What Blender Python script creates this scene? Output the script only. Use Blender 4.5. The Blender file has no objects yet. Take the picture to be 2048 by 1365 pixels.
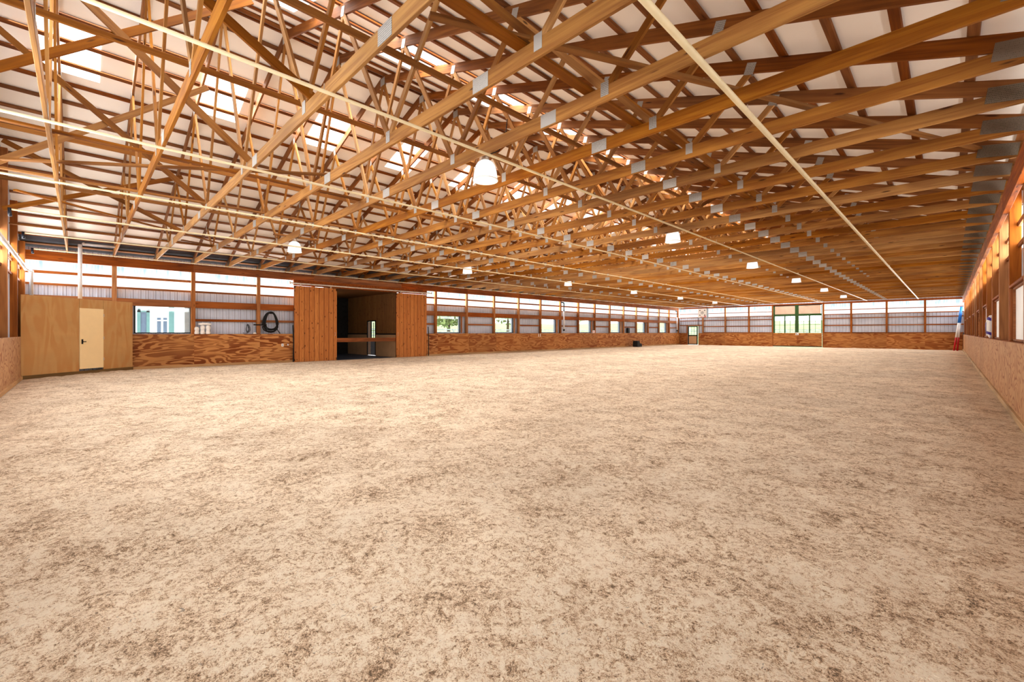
import bpy, bmesh, math, random
from mathutils import Vector, Matrix, noise

random.seed(7)
C = bpy.context.scene.collection
PI = math.pi

# ------------------------------------------------------------------ dimensions (metres)
EYE = 1.40
BAY = 2.438
XL, XR = -22.26, 0.84            # inner faces of the posts on the two long walls
KL, KR = -22.10, 0.79            # faces of the plywood kick walls
YN, YF = -1.30, 49.50            # inner faces of the posts on the two end walls
XC = -10.71                      # ridge
SL = 0.333                       # roof slope
Z_CH = 4.22                      # underside of the bottom chords
CH = 0.19                        # chord depth
def roof_z(x): return 8.29 - SL * abs(x - XC)      # top of the top chords
def post_y(k): return -1.518 + BAY * k

ORD = ['first','second','third','fourth','fifth','sixth','seventh','eighth','ninth','tenth','eleventh','twelfth','thirteenth',
       'fourteenth','fifteenth','sixteenth','seventeenth','eighteenth','nineteenth','twentieth']
def o_(n):
    n = int(n)
    if n < 1: n = 1
    if n <= 20: return ORD[n-1]
    t = {2: 'twenty', 3: 'thirty', 4: 'forty', 5: 'fifty'}[n // 10]
    if n % 10 == 0: return {2: 'twentieth', 3: 'thirtieth', 4: 'fortieth', 5: 'fiftieth'}[n // 10]
    return t + '-' + ORD[n % 10 - 1]

# ------------------------------------------------------------------ node helpers
def srgb(r, g, b):
    f = lambda c: (c/255/12.92) if c/255 <= 0.04045 else ((c/255+0.055)/1.055)**2.4
    return (f(r), f(g), f(b), 1)

class NT:
    def __init__(s, name):
        s.m = bpy.data.materials.new(name); s.m.use_nodes = True
        s.t = s.m.node_tree; s.t.nodes.clear()
        s.out = s.t.nodes.new('ShaderNodeOutputMaterial')
    def n(s, typ, ins=None, **props):
        nd = s.t.nodes.new(typ)
        for k, v in props.items(): setattr(nd, k, v)
        for k, v in (ins or {}).items(): s.set(nd, k, v)
        return nd
    def set(s, nd, k, v):
        sock = nd.inputs[k]
        if isinstance(v, bpy.types.NodeSocket): s.t.links.new(v, sock)
        else: sock.default_value = v
    def math(s, op, a, b=0.0, c=0.0, clamp=False):
        nd = s.t.nodes.new('ShaderNodeMath'); nd.operation = op; nd.use_clamp = clamp
        for i, v in enumerate((a, b, c)): s.set(nd, i, v)
        return nd.outputs[0]
    def mix(s, f, a, b, blend='MIX'):
        nd = s.t.nodes.new('ShaderNodeMix'); nd.data_type = 'RGBA'; nd.blend_type = blend
        s.set(nd, 0, f); s.set(nd, 6, a); s.set(nd, 7, b)
        return nd.outputs[2]
    def ramp(s, f, stops, interp='LINEAR'):
        nd = s.t.nodes.new('ShaderNodeValToRGB'); cr = nd.color_ramp; cr.interpolation = interp
        while len(cr.elements) < len(stops): cr.elements.new(0.5)
        for e, (p, c) in zip(cr.elements, stops):
            e.position = p; e.color = c if len(c) == 4 else (*c, 1)
        s.set(nd, 0, f)
        return nd.outputs[0]
    def coords(s, scale, rnd=True):
        tc = s.n('ShaderNodeTexCoord'); v = tc.outputs['Object']
        if rnd:
            oi = s.n('ShaderNodeObjectInfo')
            k = s.n('ShaderNodeVectorMath', operation='SCALE'); k.inputs[0].default_value = (17.3, 9.1, 23.7)
            s.t.links.new(oi.outputs['Random'], k.inputs['Scale'])
            a = s.n('ShaderNodeVectorMath', operation='ADD'); s.set(a, 0, v); s.set(a, 1, k.outputs[0]); v = a.outputs[0]
        mu = s.n('ShaderNodeVectorMath', operation='MULTIPLY'); s.set(mu, 0, v); mu.inputs[1].default_value = scale
        return mu.outputs[0]
    def noise(s, vec, scale=1.0, detail=4.0, rough=0.5, dist=0.0):
        nd = s.n('ShaderNodeTexNoise', {'Vector': vec, 'Scale': scale, 'Detail': detail, 'Roughness': rough, 'Distortion': dist})
        return nd.outputs[0]
    def bsdf(s, color, rough=0.6, metal=0.0, bump=None, bstr=0.3, bdist=0.01, spec=0.3, **kw):
        b = s.n('ShaderNodeBsdfPrincipled', {'Base Color': color, 'Roughness': rough, 'Metallic': metal, 'Specular IOR Level': spec})
        for k, v in kw.items(): s.set(b, k.replace('_', ' '), v)
        if bump is not None:
            bp = s.n('ShaderNodeBump', {'Height': bump, 'Strength': bstr, 'Distance': bdist})
            s.t.links.new(bp.outputs[0], b.inputs['Normal'])
        s.t.links.new(b.outputs[0], s.out.inputs[0])
        return b

def soft(c, k=0.22, g=1.0):
    m = 0.35*c[0] + 0.5*c[1] + 0.15*c[2]
    return tuple(min(255, (x + (m - x)*k)*g*t_) for x, t_ in zip(c, (0.95, 0.93, 0.82)))

def plain(name, rgb, rough=0.6, metal=0.0, var=0.06, sc=6.0, spec=0.3):
    t = NT(name)
    n = t.noise(t.coords((sc, sc, sc)), 1.0, 3)
    c = srgb(*rgb)
    d = tuple(max(0, x*(1-3*var)) for x in c[:3]) + (1,)
    l = tuple(min(1, x*(1+2*var)) for x in c[:3]) + (1,)
    t.bsdf(t.ramp(n, [(0.3, d), (0.7, l)]), rough, metal, spec=spec)
    return t.m

def wood(name, light, dark, grain=0.55, var=0.22, hue=0.006, knots=True, rough=0.65, ring=26.0, tone=(0.96, 0.965, 0.84)):
    light, dark = [tuple(x*q for x, q in zip(soft(c, 0.12), tone)) for c in (light, dark)]
    t = NT(name)
    v = t.coords((0.55, 8.0, 8.0))
    n = t.noise(v, 1.0, 2.0, 0.45, 0.3)
    rings = t.math('MULTIPLY_ADD', t.math('SINE', t.math('MULTIPLY', n, ring)), 0.5, 0.5)
    fine = t.noise(t.coords((2.5, 90, 90)), 1.0, 1.0, 0.6)
    f = t.math('ADD', t.math('MULTIPLY', rings, 0.8 * grain), t.math('MULTIPLY', t.math('SUBTRACT', fine, 0.3), 1.1 * grain), clamp=True)
    col = t.mix(f, srgb(*light), srgb(*dark))
    big = t.noise(t.coords((0.5, 2.0, 2.0)), 1.0, 0.0)
    col = t.mix(t.math('MULTIPLY', t.math('SUBTRACT', big, 0.42, clamp=True), 1.5), col, srgb(*[x*0.72 for x in dark]))
    if knots:
        vo = t.n('ShaderNodeTexVoronoi', {'Vector': t.coords((1.4, 7.5, 7.5)), 'Scale': 1.0, 'Randomness': 1.0})
        kn = t.ramp(vo.outputs['Distance'], [(0.06, (1, 1, 1)), (0.13, (0, 0, 0))])
        col = t.mix(t.math('MULTIPLY', kn, 0.85), col, srgb(70, 34, 14))
    oi = t.n('ShaderNodeObjectInfo')
    hv = t.n('ShaderNodeHueSaturation', {'Color': col,
             'Hue': t.math('MULTIPLY_ADD', oi.outputs['Random'], 2*hue, 0.5-hue),
             'Saturation': t.math('MULTIPLY_ADD', oi.outputs['Random'], -0.2, 1.08),
             'Value': t.math('MULTIPLY_ADD', oi.outputs['Random'], 2*var, 1-var)})
    t.bsdf(hv.outputs[0], rough, spec=0.25)
    return t.m

def plywood(name, light, dark, bands=10.0, sc=(0.8, 1.0, 2.6), lo=0.35, hi=0.65, amount=0.9, var=0.08):
    light, dark = soft(light, 0.2), soft(dark, 0.12)
    t = NT(name)
    n = t.noise(t.coords(sc), 1.0, 2.2, 0.45, 0.5)
    s = t.math('MULTIPLY_ADD', t.math('SINE', t.math('MULTIPLY', n, 2*PI*bands)), 0.5, 0.5)
    edge = t.noise(t.coords((14, 60, 60)), 1.0, 2.0, 0.6)
    s = t.math('ADD', s, t.math('MULTIPLY', t.math('SUBTRACT', edge, 0.5), 0.35))
    f = t.ramp(s, [(lo, (0, 0, 0)), (hi, (1, 1, 1))])
    mod = t.noise(t.coords((0.6, 1, 1.4)), 1.0, 1.0)
    f = t.math('MULTIPLY', f, t.math('MULTIPLY_ADD', mod, 1.4, amount - 0.75, clamp=True))
    base = t.mix(t.noise(t.coords((1.2, 2, 2)), 1.0, 3), srgb(*light), srgb(*[int(x*0.86) for x in light]))
    col = t.mix(f, base, srgb(*dark))
    oi = t.n('ShaderNodeObjectInfo')
    hv = t.n('ShaderNodeHueSaturation', {'Color': col, 'Value': t.math('MULTIPLY_ADD', oi.outputs['Random'], 2*var, 1-var)})
    t.bsdf(hv.outputs[0], 0.6, spec=0.25, bump=edge, bstr=0.15, bdist=0.003)
    return t.m

def planks(name, light, dark, width=0.14, axis=0):
    light, dark = soft(light, 0.15), soft(dark, 0.15)
    t = NT(name)
    tc = t.n('ShaderNodeTexCoord'); sp = t.n('ShaderNodeSeparateXYZ', {0: tc.outputs['Object']})
    u = t.math('DIVIDE', sp.outputs[axis], width)
    idx = t.math('FLOOR', u); fr = t.math('FRACT', u)
    wn = t.n('ShaderNodeTexWhiteNoise', {'W': idx}, noise_dimensions='1D')
    cb = t.n('ShaderNodeCombineXYZ', {0: t.math('MULTIPLY', sp.outputs[axis], 12.0), 1: t.math('MULTIPLY', wn.outputs[0], 40.0), 2: t.math('MULTIPLY', sp.outputs[2], 0.9)})
    n = t.noise(cb.outputs[0], 1.0, 3, 0.5, 0.4)
    rings = t.math('MULTIPLY_ADD', t.math('SINE', t.math('MULTIPLY', n, 30)), 0.5, 0.5)
    col = t.mix(t.math('MULTIPLY', rings, 0.45), srgb(*light), srgb(*dark))
    col = t.mix(t.math('MULTIPLY', wn.outputs[0], 0.35), col, srgb(*dark))
    ck = t.n('ShaderNodeCombineXYZ', {0: t.math('MULTIPLY', sp.outputs[axis], 7.0), 1: t.math('MULTIPLY', wn.outputs[0], 31.0), 2: t.math('MULTIPLY', sp.outputs[2], 3.2)})
    vo = t.n('ShaderNodeTexVoronoi', {'Vector': ck.outputs[0], 'Scale': 1.0})
    kn = t.ramp(vo.outputs['Distance'], [(0.09, (1, 1, 1)), (0.2, (0, 0, 0))])
    col = t.mix(t.math('MULTIPLY', kn, 0.9), col, srgb(84, 38, 14))
    gap = t.math('LESS_THAN', t.math('ABSOLUTE', t.math('SUBTRACT', fr, 0.5)), 0.46)
    col = t.mix(gap, srgb(96, 48, 20), col)
    t.bsdf(col, 0.6, spec=0.25, bump=gap, bstr=0.5, bdist=0.008)
    return t.m

def emit(name, color, strength):
    t = NT(name)
    e = t.n('ShaderNodeEmission', {'Color': color, 'Strength': strength})
    t.t.links.new(e.outputs[0], t.out.inputs[0])
    return t.m

# ------------------------------------------------------------------ materials
M = {}
M['chord'] = wood('chord_wood', (226, 160, 96), (168, 96, 42), 0.6, 0.15, tone=(0.89, 0.88, 0.69))
M['rafter'] = wood('rafter_wood', (196, 122, 62), (138, 72, 30), 0.6, 0.14, tone=(0.89, 0.88, 0.69))
M['web'] = wood('web_wood', (220, 156, 100), (168, 100, 52), 0.5, 0.22, tone=(0.93, 0.935, 0.78))
M['purlin'] = wood('purlin_wood', (188, 112, 56), (128, 66, 28), 0.55, 0.15, tone=(0.89, 0.88, 0.69))
M['brace'] = wood('brace_wood', (206, 138, 78), (150, 86, 38), 0.5, 0.2, tone=(0.89, 0.88, 0.69))
M['post'] = wood('post_wood', (206, 128, 72), (152, 80, 36), 0.5, 0.1)
M['girt'] = wood('girt_wood', (200, 116, 60), (146, 72, 30), 0.5, 0.12)
M['header'] = wood('header_wood', (200, 112, 50), (140, 66, 24), 0.7, 0.1)
M['ply'] = plywood('bold_plywood', (232, 158, 92), (142, 70, 20), 9.0, sc=(0.55, 1.0, 3.0))
M['ply_far'] = plywood('far_plywood', (220, 146, 80), (154, 80, 26), 8.0, sc=(0.55, 1.0, 2.6), amount=0.8)
M['ply_pale'] = plywood('pale_plywood', (222, 166, 124), (166, 102, 62), 12.0, sc=(1.25, 1, 1.5), lo=0.72, hi=0.92, amount=1.0)
M['lauan'] = plywood('smooth_plywood', (234, 180, 122), (208, 148, 90), 5.0, sc=(2.4, 1, 0.5), lo=0.2, hi=0.9, amount=0.6, var=0.03)
M['pine'] = planks('knotty_pine', (226, 146, 76), (184, 100, 42), 0.235)
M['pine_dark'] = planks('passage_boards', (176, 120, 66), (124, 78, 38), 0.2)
M['skirt'] = wood('skirting_wood', (214, 184, 150), (176, 142, 108), 0.4, 0.05, knots=False, tone=(1.0, 0.955, 0.93))
M['skirt_green'] = wood('treated_wood', (140, 116, 76), (96, 82, 44), 0.5, 0.05, knots=False, tone=(1.0, 0.93, 0.9))
M['door_cream'] = plain('cream_paint', (246, 220, 170), 0.45, var=0.006)
M['black'] = plain('black_metal', (22, 20, 20), 0.5)
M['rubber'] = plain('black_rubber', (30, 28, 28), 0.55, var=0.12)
M['pvc'] = plain('cream_pvc', (214, 194, 156), 0.35, var=0.02)
M['pvc_white'] = plain('white_pvc', (226, 224, 224), 0.35, var=0.02)
M['navy'] = plain('dark_fitting', (34, 34, 42), 0.4)
M['white'] = plain('white_paint', (245, 242, 238), 0.5, var=0.02)
M['cloth'] = plain('white_cloth', (250, 246, 240), 0.9, var=0.03, sc=12)
M['green'] = plain('green_paint', (62, 96, 52), 0.5, var=0.04)
M['dkgreen'] = plain('dark_green_paint', (28, 40, 34), 0.5, var=0.04)
M['beige'] = plain('beige_panel', (232, 208, 188), 0.6, var=0.03, sc=2)
M['tan'] = plain('tan_panel', (200, 160, 120), 0.6, var=0.03, sc=2)
M['alu'] = plain('track_metal', (196, 182, 166), 0.35, 0.5)
M['eave'] = plain('shaded_eave_steel', (74, 74, 80), 0.6)  # eave steel, its dark grey painting in the shade of the unlit overhang
M['jamb'] = plain('grey_jamb', (150, 156, 168), 0.5, var=0.03)
M['red'] = plain('red_paint', (196, 22, 30), 0.4, var=0.03)
M['blue'] = plain('blue_paint', (40, 120, 200), 0.4, var=0.03)
M['purple'] = plain('purple_print', (74, 52, 150), 0.5, var=0.04)
M['rope'] = plain('grey_rope', (96, 98, 104), 0.8, var=0.15, sc=40)
M['teal'] = plain('teal_trim', (116, 150, 148), 0.6, var=0.03)
M['barn_white'] = plain('barn_white', (236, 238, 240), 0.7, var=0.02)
M['barn_grey'] = plain('barn_window', (110, 122, 140), 0.4, var=0.04)
M['fence'] = plain('weathered_rail', (168, 170, 172), 0.85, var=0.1, sc=3)
M['bounce_ground'] = plain('added_pale_ground', (206, 202, 198), 0.9, var=0.08, sc=4)
M['bark'] = plain('tree_bark', (110, 92, 74), 0.9, var=0.12)
M['leaf'] = plain('pale_leaf', (150, 162, 108), 0.7, var=0.15, sc=2)
M['mat_floor'] = plain('rubber_matting', (52, 58, 74), 0.5, var=0.1, sc=2)

def _steel():
    t = NT('lavender_steel')
    tc = t.n('ShaderNodeTexCoord'); sp = t.n('ShaderNodeSeparateXYZ', {0: tc.outputs['Object']})
    mu = t.n('ShaderNodeVectorMath', operation='MULTIPLY'); t.set(mu, 0, tc.outputs['Object']); mu.inputs[1].default_value = (0.8, 0.8, 1.6)
    n = t.noise(mu.outputs[0], 1.0, 3)
    col = t.ramp(n, [(0.3, srgb(194, 200, 214)), (0.7, srgb(212, 217, 230))])
    u = t.math('ADD', sp.outputs[0], sp.outputs[1])
    rib_shade = t.math('LESS_THAN', t.math('FRACT', t.math('DIVIDE', u, 0.2286)), 0.075)  # dark lines paint the shading of the rib sides into the colour
    mid = t.math('LESS_THAN', t.math('FRACT', t.math('DIVIDE', u, 0.0762)), 0.10)
    col = t.mix(t.math('MULTIPLY', mid, 0.22), col, srgb(150, 154, 168))
    col = t.mix(t.math('MULTIPLY', rib_shade, 0.75), col, srgb(104, 106, 116))
    t.bsdf(col, 0.45, 0.0, spec=0.4)
    return t.m
M['steel'] = _steel()

def _plate(name, k, k2=1.0):
    t = NT(name)
    vo = t.n('ShaderNodeTexVoronoi', {'Vector': t.coords((70, 70, 45)), 'Scale': 1.0, 'Randomness': 0.15})
    d = t.ramp(vo.outputs['Distance'], [(0.2, srgb(116*k, 112*k, 106*k*k2)), (0.45, srgb(188*k, 184*k*(0.5+0.5*k2), 178*k*k2))])
    t.bsdf(d, 0.6, 0.3, bump=vo.outputs['Distance'], bstr=0.4, bdist=0.004)
    return t.m
M['plate'] = _plate('galvanised_plate', 1.0)
M['plate_heel'] = _plate('shade_darkened_plate', 0.70, 0.84)  # same plates, with the shade at the eaves put into the colour

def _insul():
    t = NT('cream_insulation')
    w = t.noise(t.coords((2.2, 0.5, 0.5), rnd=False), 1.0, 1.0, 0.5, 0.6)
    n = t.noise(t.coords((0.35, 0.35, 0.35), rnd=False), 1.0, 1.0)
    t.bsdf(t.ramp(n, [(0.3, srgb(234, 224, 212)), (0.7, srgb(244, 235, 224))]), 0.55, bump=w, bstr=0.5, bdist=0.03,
           Emission_Color=(1.0, 0.92, 0.84, 1), Emission_Strength=0.07)  # faint glow added to brighten the insulation, which is no light source
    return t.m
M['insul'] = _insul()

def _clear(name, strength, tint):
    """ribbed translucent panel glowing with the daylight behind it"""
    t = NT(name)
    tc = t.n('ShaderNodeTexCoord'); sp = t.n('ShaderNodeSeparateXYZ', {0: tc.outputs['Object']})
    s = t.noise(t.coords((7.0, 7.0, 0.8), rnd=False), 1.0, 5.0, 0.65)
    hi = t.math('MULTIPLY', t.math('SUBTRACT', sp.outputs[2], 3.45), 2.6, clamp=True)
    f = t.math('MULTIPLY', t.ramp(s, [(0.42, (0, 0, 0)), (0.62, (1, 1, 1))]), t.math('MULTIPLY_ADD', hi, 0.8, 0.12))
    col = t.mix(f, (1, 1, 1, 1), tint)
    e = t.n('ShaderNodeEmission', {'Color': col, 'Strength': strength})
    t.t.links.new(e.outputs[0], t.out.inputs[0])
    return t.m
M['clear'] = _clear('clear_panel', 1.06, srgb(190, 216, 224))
M['sky'] = emit('skylight_panel', (1.0, 0.99, 0.97, 1), 2.2)

def _glass():
    t = NT('window_glass')
    a = t.n('ShaderNodeBsdfTransparent', {'Color': (0.97, 0.99, 0.98, 1)})
    g = t.n('ShaderNodeBsdfGlossy', {'Roughness': 0.03})
    mx = t.n('ShaderNodeMixShader', {0: 0.05, 1: a.outputs[0], 2: g.outputs[0]})
    t.t.links.new(mx.outputs[0], t.out.inputs[0])
    return t.m
M['glass'] = _glass()

def _shutter():
    t = NT('frosted_panel')
    n = t.noise(t.coords((1, 1, 1)), 1.0, 2)
    b = t.bsdf(t.ramp(n, [(0.3, srgb(206, 200, 192)), (0.7, srgb(222, 216, 208))]), 0.5)
    b.inputs['Emission Color'].default_value = (0.9, 0.88, 0.84, 1); b.inputs['Emission Strength'].default_value = 0.22
    return t.m
M['shutter'] = _shutter()

def _lamp():
    t = NT('lamp_refractor')
    lw = t.n('ShaderNodeLayerWeight', {'Blend': 0.35})
    e = t.n('ShaderNodeEmission', {'Color': (1, 0.985, 0.96, 1), 'Strength': t.math('MULTIPLY_ADD', lw.outputs['Facing'], -0.45, 1.12)})
    t.t.links.new(e.outputs[0], t.out.inputs[0])
    return t.m
M['lamp'] = _lamp()

def _sand():
    t = NT('fibre_sand')
    tc = t.n('ShaderNodeTexCoord'); v = tc.outputs['Object']
    big = t.noise(v, 0.42, 2, 0.55)
    mid = t.noise(v, 2.4, 3, 0.6, 0.5)
    clump = t.noise(v, 18.0, 3, 0.62, 0.8)
    fib = t.noise(v, 66.0, 4, 0.74, 1.2)
    grit = t.noise(v, 210.0, 1, 0.7)
    dens = t.math('ADD', t.math('MULTIPLY_ADD', clump, 0.44, 0.225), t.math('MULTIPLY_ADD', mid, 0.28, -0.145))
    f = t.math('ADD', t.math('MULTIPLY', fib, 0.75), t.math('MULTIPLY', grit, 0.25))
    dark = t.math('MULTIPLY_ADD', t.math('SUBTRACT', dens, f), 5.0, 0.52, clamp=True)  # dark specks, with the shade of the hollows painted into the colour
    h = t.math('SUBTRACT', t.math('MULTIPLY', f, 0.7), t.math('MULTIPLY', clump, 0.5))
    base = t.ramp(clump, [(0.35, srgb(250, 234, 210)), (0.65, srgb(238, 212, 180))])
    col = t.ramp(dark, [(0.0, srgb(250, 236, 214)), (0.26, srgb(234, 210, 182)), (0.52, srgb(204, 174, 144)), (0.78, srgb(146, 117, 92)), (1.0, srgb(88, 71, 58))])
    col = t.mix(0.15, col, base)
    fl = t.noise(v, 24.0, 2, 0.7, 1.6)
    fleck = t.ramp(fl, [(0.66, (0, 0, 0)), (0.73, (1, 1, 1))])
    col = t.mix(t.math('MULTIPLY', fleck, 0.55), col, srgb(104, 92, 84))
    tone = t.ramp(big, [(0.32, (0.84, 0.825, 0.805)), (0.62, (0.98, 0.97, 0.95))])
    col = t.mix(1.0, col, tone, 'MULTIPLY')
    t.bsdf(col, 0.95, spec=0.08, bump=h, bstr=0.8, bdist=0.035)
    return t.m
M['sand'] = _sand()

def _grass():
    t = NT('pale_grass')
    tc = t.n('ShaderNodeTexCoord')
    n = t.noise(tc.outputs['Object'], 0.25, 6, 0.6)
    t.bsdf(t.ramp(n, [(0.3, srgb(128, 142, 98)), (0.7, srgb(156, 166, 126))]), 0.9, spec=0.1)
    return t.m
M['grass'] = _grass()

# ------------------------------------------------------------------ mesh helpers
def bx(bm, x0, x1, y0, y1, z0, z1):
    vs = [bm.verts.new(p) for p in ((x0,y0,z0),(x1,y0,z0),(x1,y1,z0),(x0,y1,z0),(x0,y0,z1),(x1,y0,z1),(x1,y1,z1),(x0,y1,z1))]
    for f in ((0,3,2,1),(4,5,6,7),(0,1,5,4),(1,2,6,5),(2,3,7,6),(3,0,4,7)):
        bm.faces.new([vs[i] for i in f])

def tube(bm, pts, r, n=10, caps=True):
    pts = [Vector(p) for p in pts]
    rings = []
    up = Vector((0, 0, 1))
    for i, p in enumerate(pts):
        d = (pts[min(i+1, len(pts)-1)] - pts[max(i-1, 0)]).normalized()
        a = d.cross(up)
        if a.length < 1e-3: a = d.cross(Vector((1, 0, 0)))
        a.normalize(); b = a.cross(d).normalized()
        rr = r[i] if isinstance(r, (list, tuple)) else r
        rings.append([bm.verts.new(p + a*math.cos(2*PI*k/n)*rr + b*math.sin(2*PI*k/n)*rr) for k in range(n)])
    for u, v in zip(rings, rings[1:]):
        for k in range(n): bm.faces.new((u[k], u[(k+1) % n], v[(k+1) % n], v[k]))
    if caps:
        bm.faces.new(rings[0][::-1]); bm.faces.new(rings[-1])

def lathe(bm, prof, n=28, c=(0, 0, 0)):
    rings = []
    for r, z in prof:
        rings.append([bm.verts.new((c[0]+r*math.cos(2*PI*k/n), c[1]+r*math.sin(2*PI*k/n), c[2]+z)) for k in range(n)])
    for u, v in zip(rings, rings[1:]):
        for k in range(n): bm.faces.new((u[k], u[(k+1) % n], v[(k+1) % n], v[k]))

def finish(bm, name, smooth=False):
    bmesh.ops.recalc_face_normals(bm, faces=bm.faces)
    me = bpy.data.meshes.new(name); bm.to_mesh(me); bm.free()
    if smooth:
        for p in me.polygons: p.use_smooth = True
    return me

def obj(name, bm, mat, parent=None, smooth=False, loc=None):
    me = finish(bm, name, smooth) if isinstance(bm, bmesh.types.BMesh) else bm
    if mat is not None and not me.materials: me.materials.append(M[mat])
    o = bpy.data.objects.new(name, me); C.objects.link(o)
    if loc is not None: o.location = loc
    if parent is not None: o.parent = parent
    return o

def tag(o, label=None, cat=None, group=None, kind=None):
    if label: o['label'] = label
    if cat: o['category'] = cat
    if group: o['group'] = group
    if kind: o['kind'] = kind
    return o

def thing(name, label, cat, loc=(0, 0, 0), rz=0.0, group=None, kind=None):
    o = bpy.data.objects.new(name, None); C.objects.link(o)
    o.empty_display_size = 0.2
    o.location = loc; o.rotation_euler = (0, 0, rz)
    return tag(o, label, cat, group, kind)

def dup(root, loc, label=None, group=None):
    r = root.copy(); C.objects.link(r); r.location = loc
    if label: r['label'] = label
    if group: r['group'] = group
    for ch in list(root.children):
        c = ch.copy(); C.objects.link(c); c.parent = r
        for g in list(ch.children):
            d = g.copy(); C.objects.link(d); d.parent = c
    return r

_bc = {}
def board_mesh(L, h, t, mat, bev=0.004):
    key = (round(L, 3), h, t, mat)
    if key not in _bc:
        bm = bmesh.new(); bx(bm, 0, L, -t/2, t/2, -h/2, h/2)
        if bev and min(h, t) > 4*bev:
            bmesh.ops.bevel(bm, geom=list(bm.edges), offset=bev, segments=1, affect='EDGES')
        me = finish(bm, 'board'); me.materials.append(M[mat]); _bc[key] = me
    return _bc[key]

def board(name, a, b, h, t, mat, parent=None, up=(0, 0, 1), bev=0.004):
    """a sawn board from a to b: local X along its length, h across 'up', t thick"""
    a, b = Vector(a), Vector(b); d = b - a; L = d.length; x = d.normalized()
    up = Vector(up); z = (up - x*up.dot(x)).normalized(); y = z.cross(x)
    m = Matrix((x, y, z)).transposed().to_4x4(); m.translation = a
    o = bpy.data.objects.new(name, board_mesh(L, h, t, mat, bev)); C.objects.link(o)
    if parent is not None: o.parent = parent
    o.matrix_basis = m
    return o

# ------------------------------------------------------------------ setting: floor
def axis_steps(lo, hi, fine=0.045, g=0.013, centre=0.0):
    out = [centre]
    p = centre
    while p < hi:
        p += max(fine, g*abs(p-centre)); out.append(min(p, hi))
    p = centre; left = []
    while p > lo:
        p -= max(fine, g*abs(p-centre)); left.append(max(p, lo))
    return left[::-1] + out

bm = bmesh.new()
xs, ys = axis_steps(-22.55, 1.1), axis_steps(-1.55, 49.75)
rows = []
for y in ys:
    row = []
    for x in xs:
        p = Vector((x, y, 0))
        z = noise.noise(p*0.45)*0.025 + noise.noise(p*2.1)*0.026 + noise.noise(p*6.3)*0.022
        edge = max(0.0, min(1.0, min(x+22.1, 0.79-x, y+1.28, 49.45-y)/0.7)); edge = edge*edge*(3-2*edge)
        z = z*edge - 0.02*(1-edge)
        row.append(bm.verts.new((x, y, z - 0.01)))
    rows.append(row)
for a, b in zip(rows, rows[1:]):
    for i in range(len(a)-1): bm.faces.new((a[i], a[i+1], b[i+1], b[i]))
tag(obj('floor', bm, 'sand', smooth=True), kind='structure')

# ------------------------------------------------------------------ setting: ribbed steel walls
RIB = 0.2286
def ribs(lo, hi):
    """offsets (u, depth) of the steel profile between lo and hi"""
    out = [(lo, 0.0)]
    k = math.ceil(lo / RIB)
    while k*RIB < hi - 0.03:
        c = k*RIB
        if c - 0.03 > lo:
            out += [(c-0.03, 0), (c-0.014, 0.022), (c+0.014, 0.022), (c+0.03, 0)]
        k += 1
    out.append((hi, 0.0))
    return out
def steel_strip(bm, axis, plane, inward, lo, hi, z0, z1):
    prev = None
    for u, dep in ribs(lo, hi):
        w = plane + inward*dep
        z1u = z1(u) if callable(z1) else z1
        pts = [(w, u, z0), (w, u, z1u)] if axis == 'y' else [(u, w, z0), (u, w, z1u)]
        cur = [bm.verts.new(p) for p in pts]
        if prev: bm.faces.new((prev[0], cur[0], cur[1], prev[1]))
        prev = cur

WIN_BAYS = [5, 7, 9, 11, 13, 15, 17, 19]
WZ0, WZ1 = 1.36, 2.46
def win_span(k): return (post_y(k) + 0.10, post_y(k) + 2.03)
SX_L, SX_R = -22.50, 1.06          # steel planes
DOOR_Y = (9.10, 12.78); DOOR_Z = 3.64

def wall_side(name, plane, inward, windows, door=None):
    """windows: list of (lo, hi, z0, z1) holes along Y"""
    bm = bmesh.new()
    holes = sorted(list(windows) + ([door] if door else []))
    y = -1.5
    for lo, hi, z0, z1 in holes:
        steel_strip(bm, 'y', plane, inward, y, lo, -0.3, 3.10)
        if z0 > 0.05: steel_strip(bm, 'y', plane, inward, lo, hi, -0.3, z0)
        if z1 < 3.1: steel_strip(bm, 'y', plane, inward, lo, hi, z1, 3.10)
        y = hi
    steel_strip(bm, 'y', plane, inward, y, 49.7, -0.3, 3.10)
    steel_strip(bm, 'y', plane, inward, -1.5, 49.7, 4.0, 4.38)
    return tag(obj(name, bm, 'steel'), kind='structure')

left_windows = [(1.50, 3.32, WZ0, 2.47)] + [win_span(k) + (WZ0, WZ1) for k in WIN_BAYS[1:]]
right_windows = [win_span(k) + (1.235, WZ1 - 0.2) for k in [1, 3] + WIN_BAYS]
wl = wall_side('wall_left', SX_L, 1, left_windows, (DOOR_Y[0], DOOR_Y[1], 0.0, DOOR_Z))
wr = wall_side('wall_right', SX_R, -1, [])
bm = bmesh.new()
steel_strip(bm, 'x', 49.66, -1, SX_L, -21.15, -0.3, 3.08); steel_strip(bm, 'x', 49.66, -1, -21.15, -19.98, 2.10, 3.08)
steel_strip(bm, 'x', 49.66, -1, -20.04, -12.5, -0.3, 3.08); steel_strip(bm, 'x', 49.66, -1, -8.4, SX_R, -0.3, 3.08)
steel_strip(bm, 'x', 49.66, -1, SX_L, SX_R, 4.04, lambda x: roof_z(x)+0.1)
wf = tag(obj('wall_far', bm, 'steel'), kind='structure')
bm = bmesh.new()
steel_strip(bm, 'x', -1.47, 1, SX_L, SX_R, -0.3, 3.10)
steel_strip(bm, 'x', -1.47, 1, SX_L, SX_R, 4.04, lambda x: roof_z(x)+0.1)
wn = tag(obj('wall_near', bm, 'steel'), kind='structure')

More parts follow.
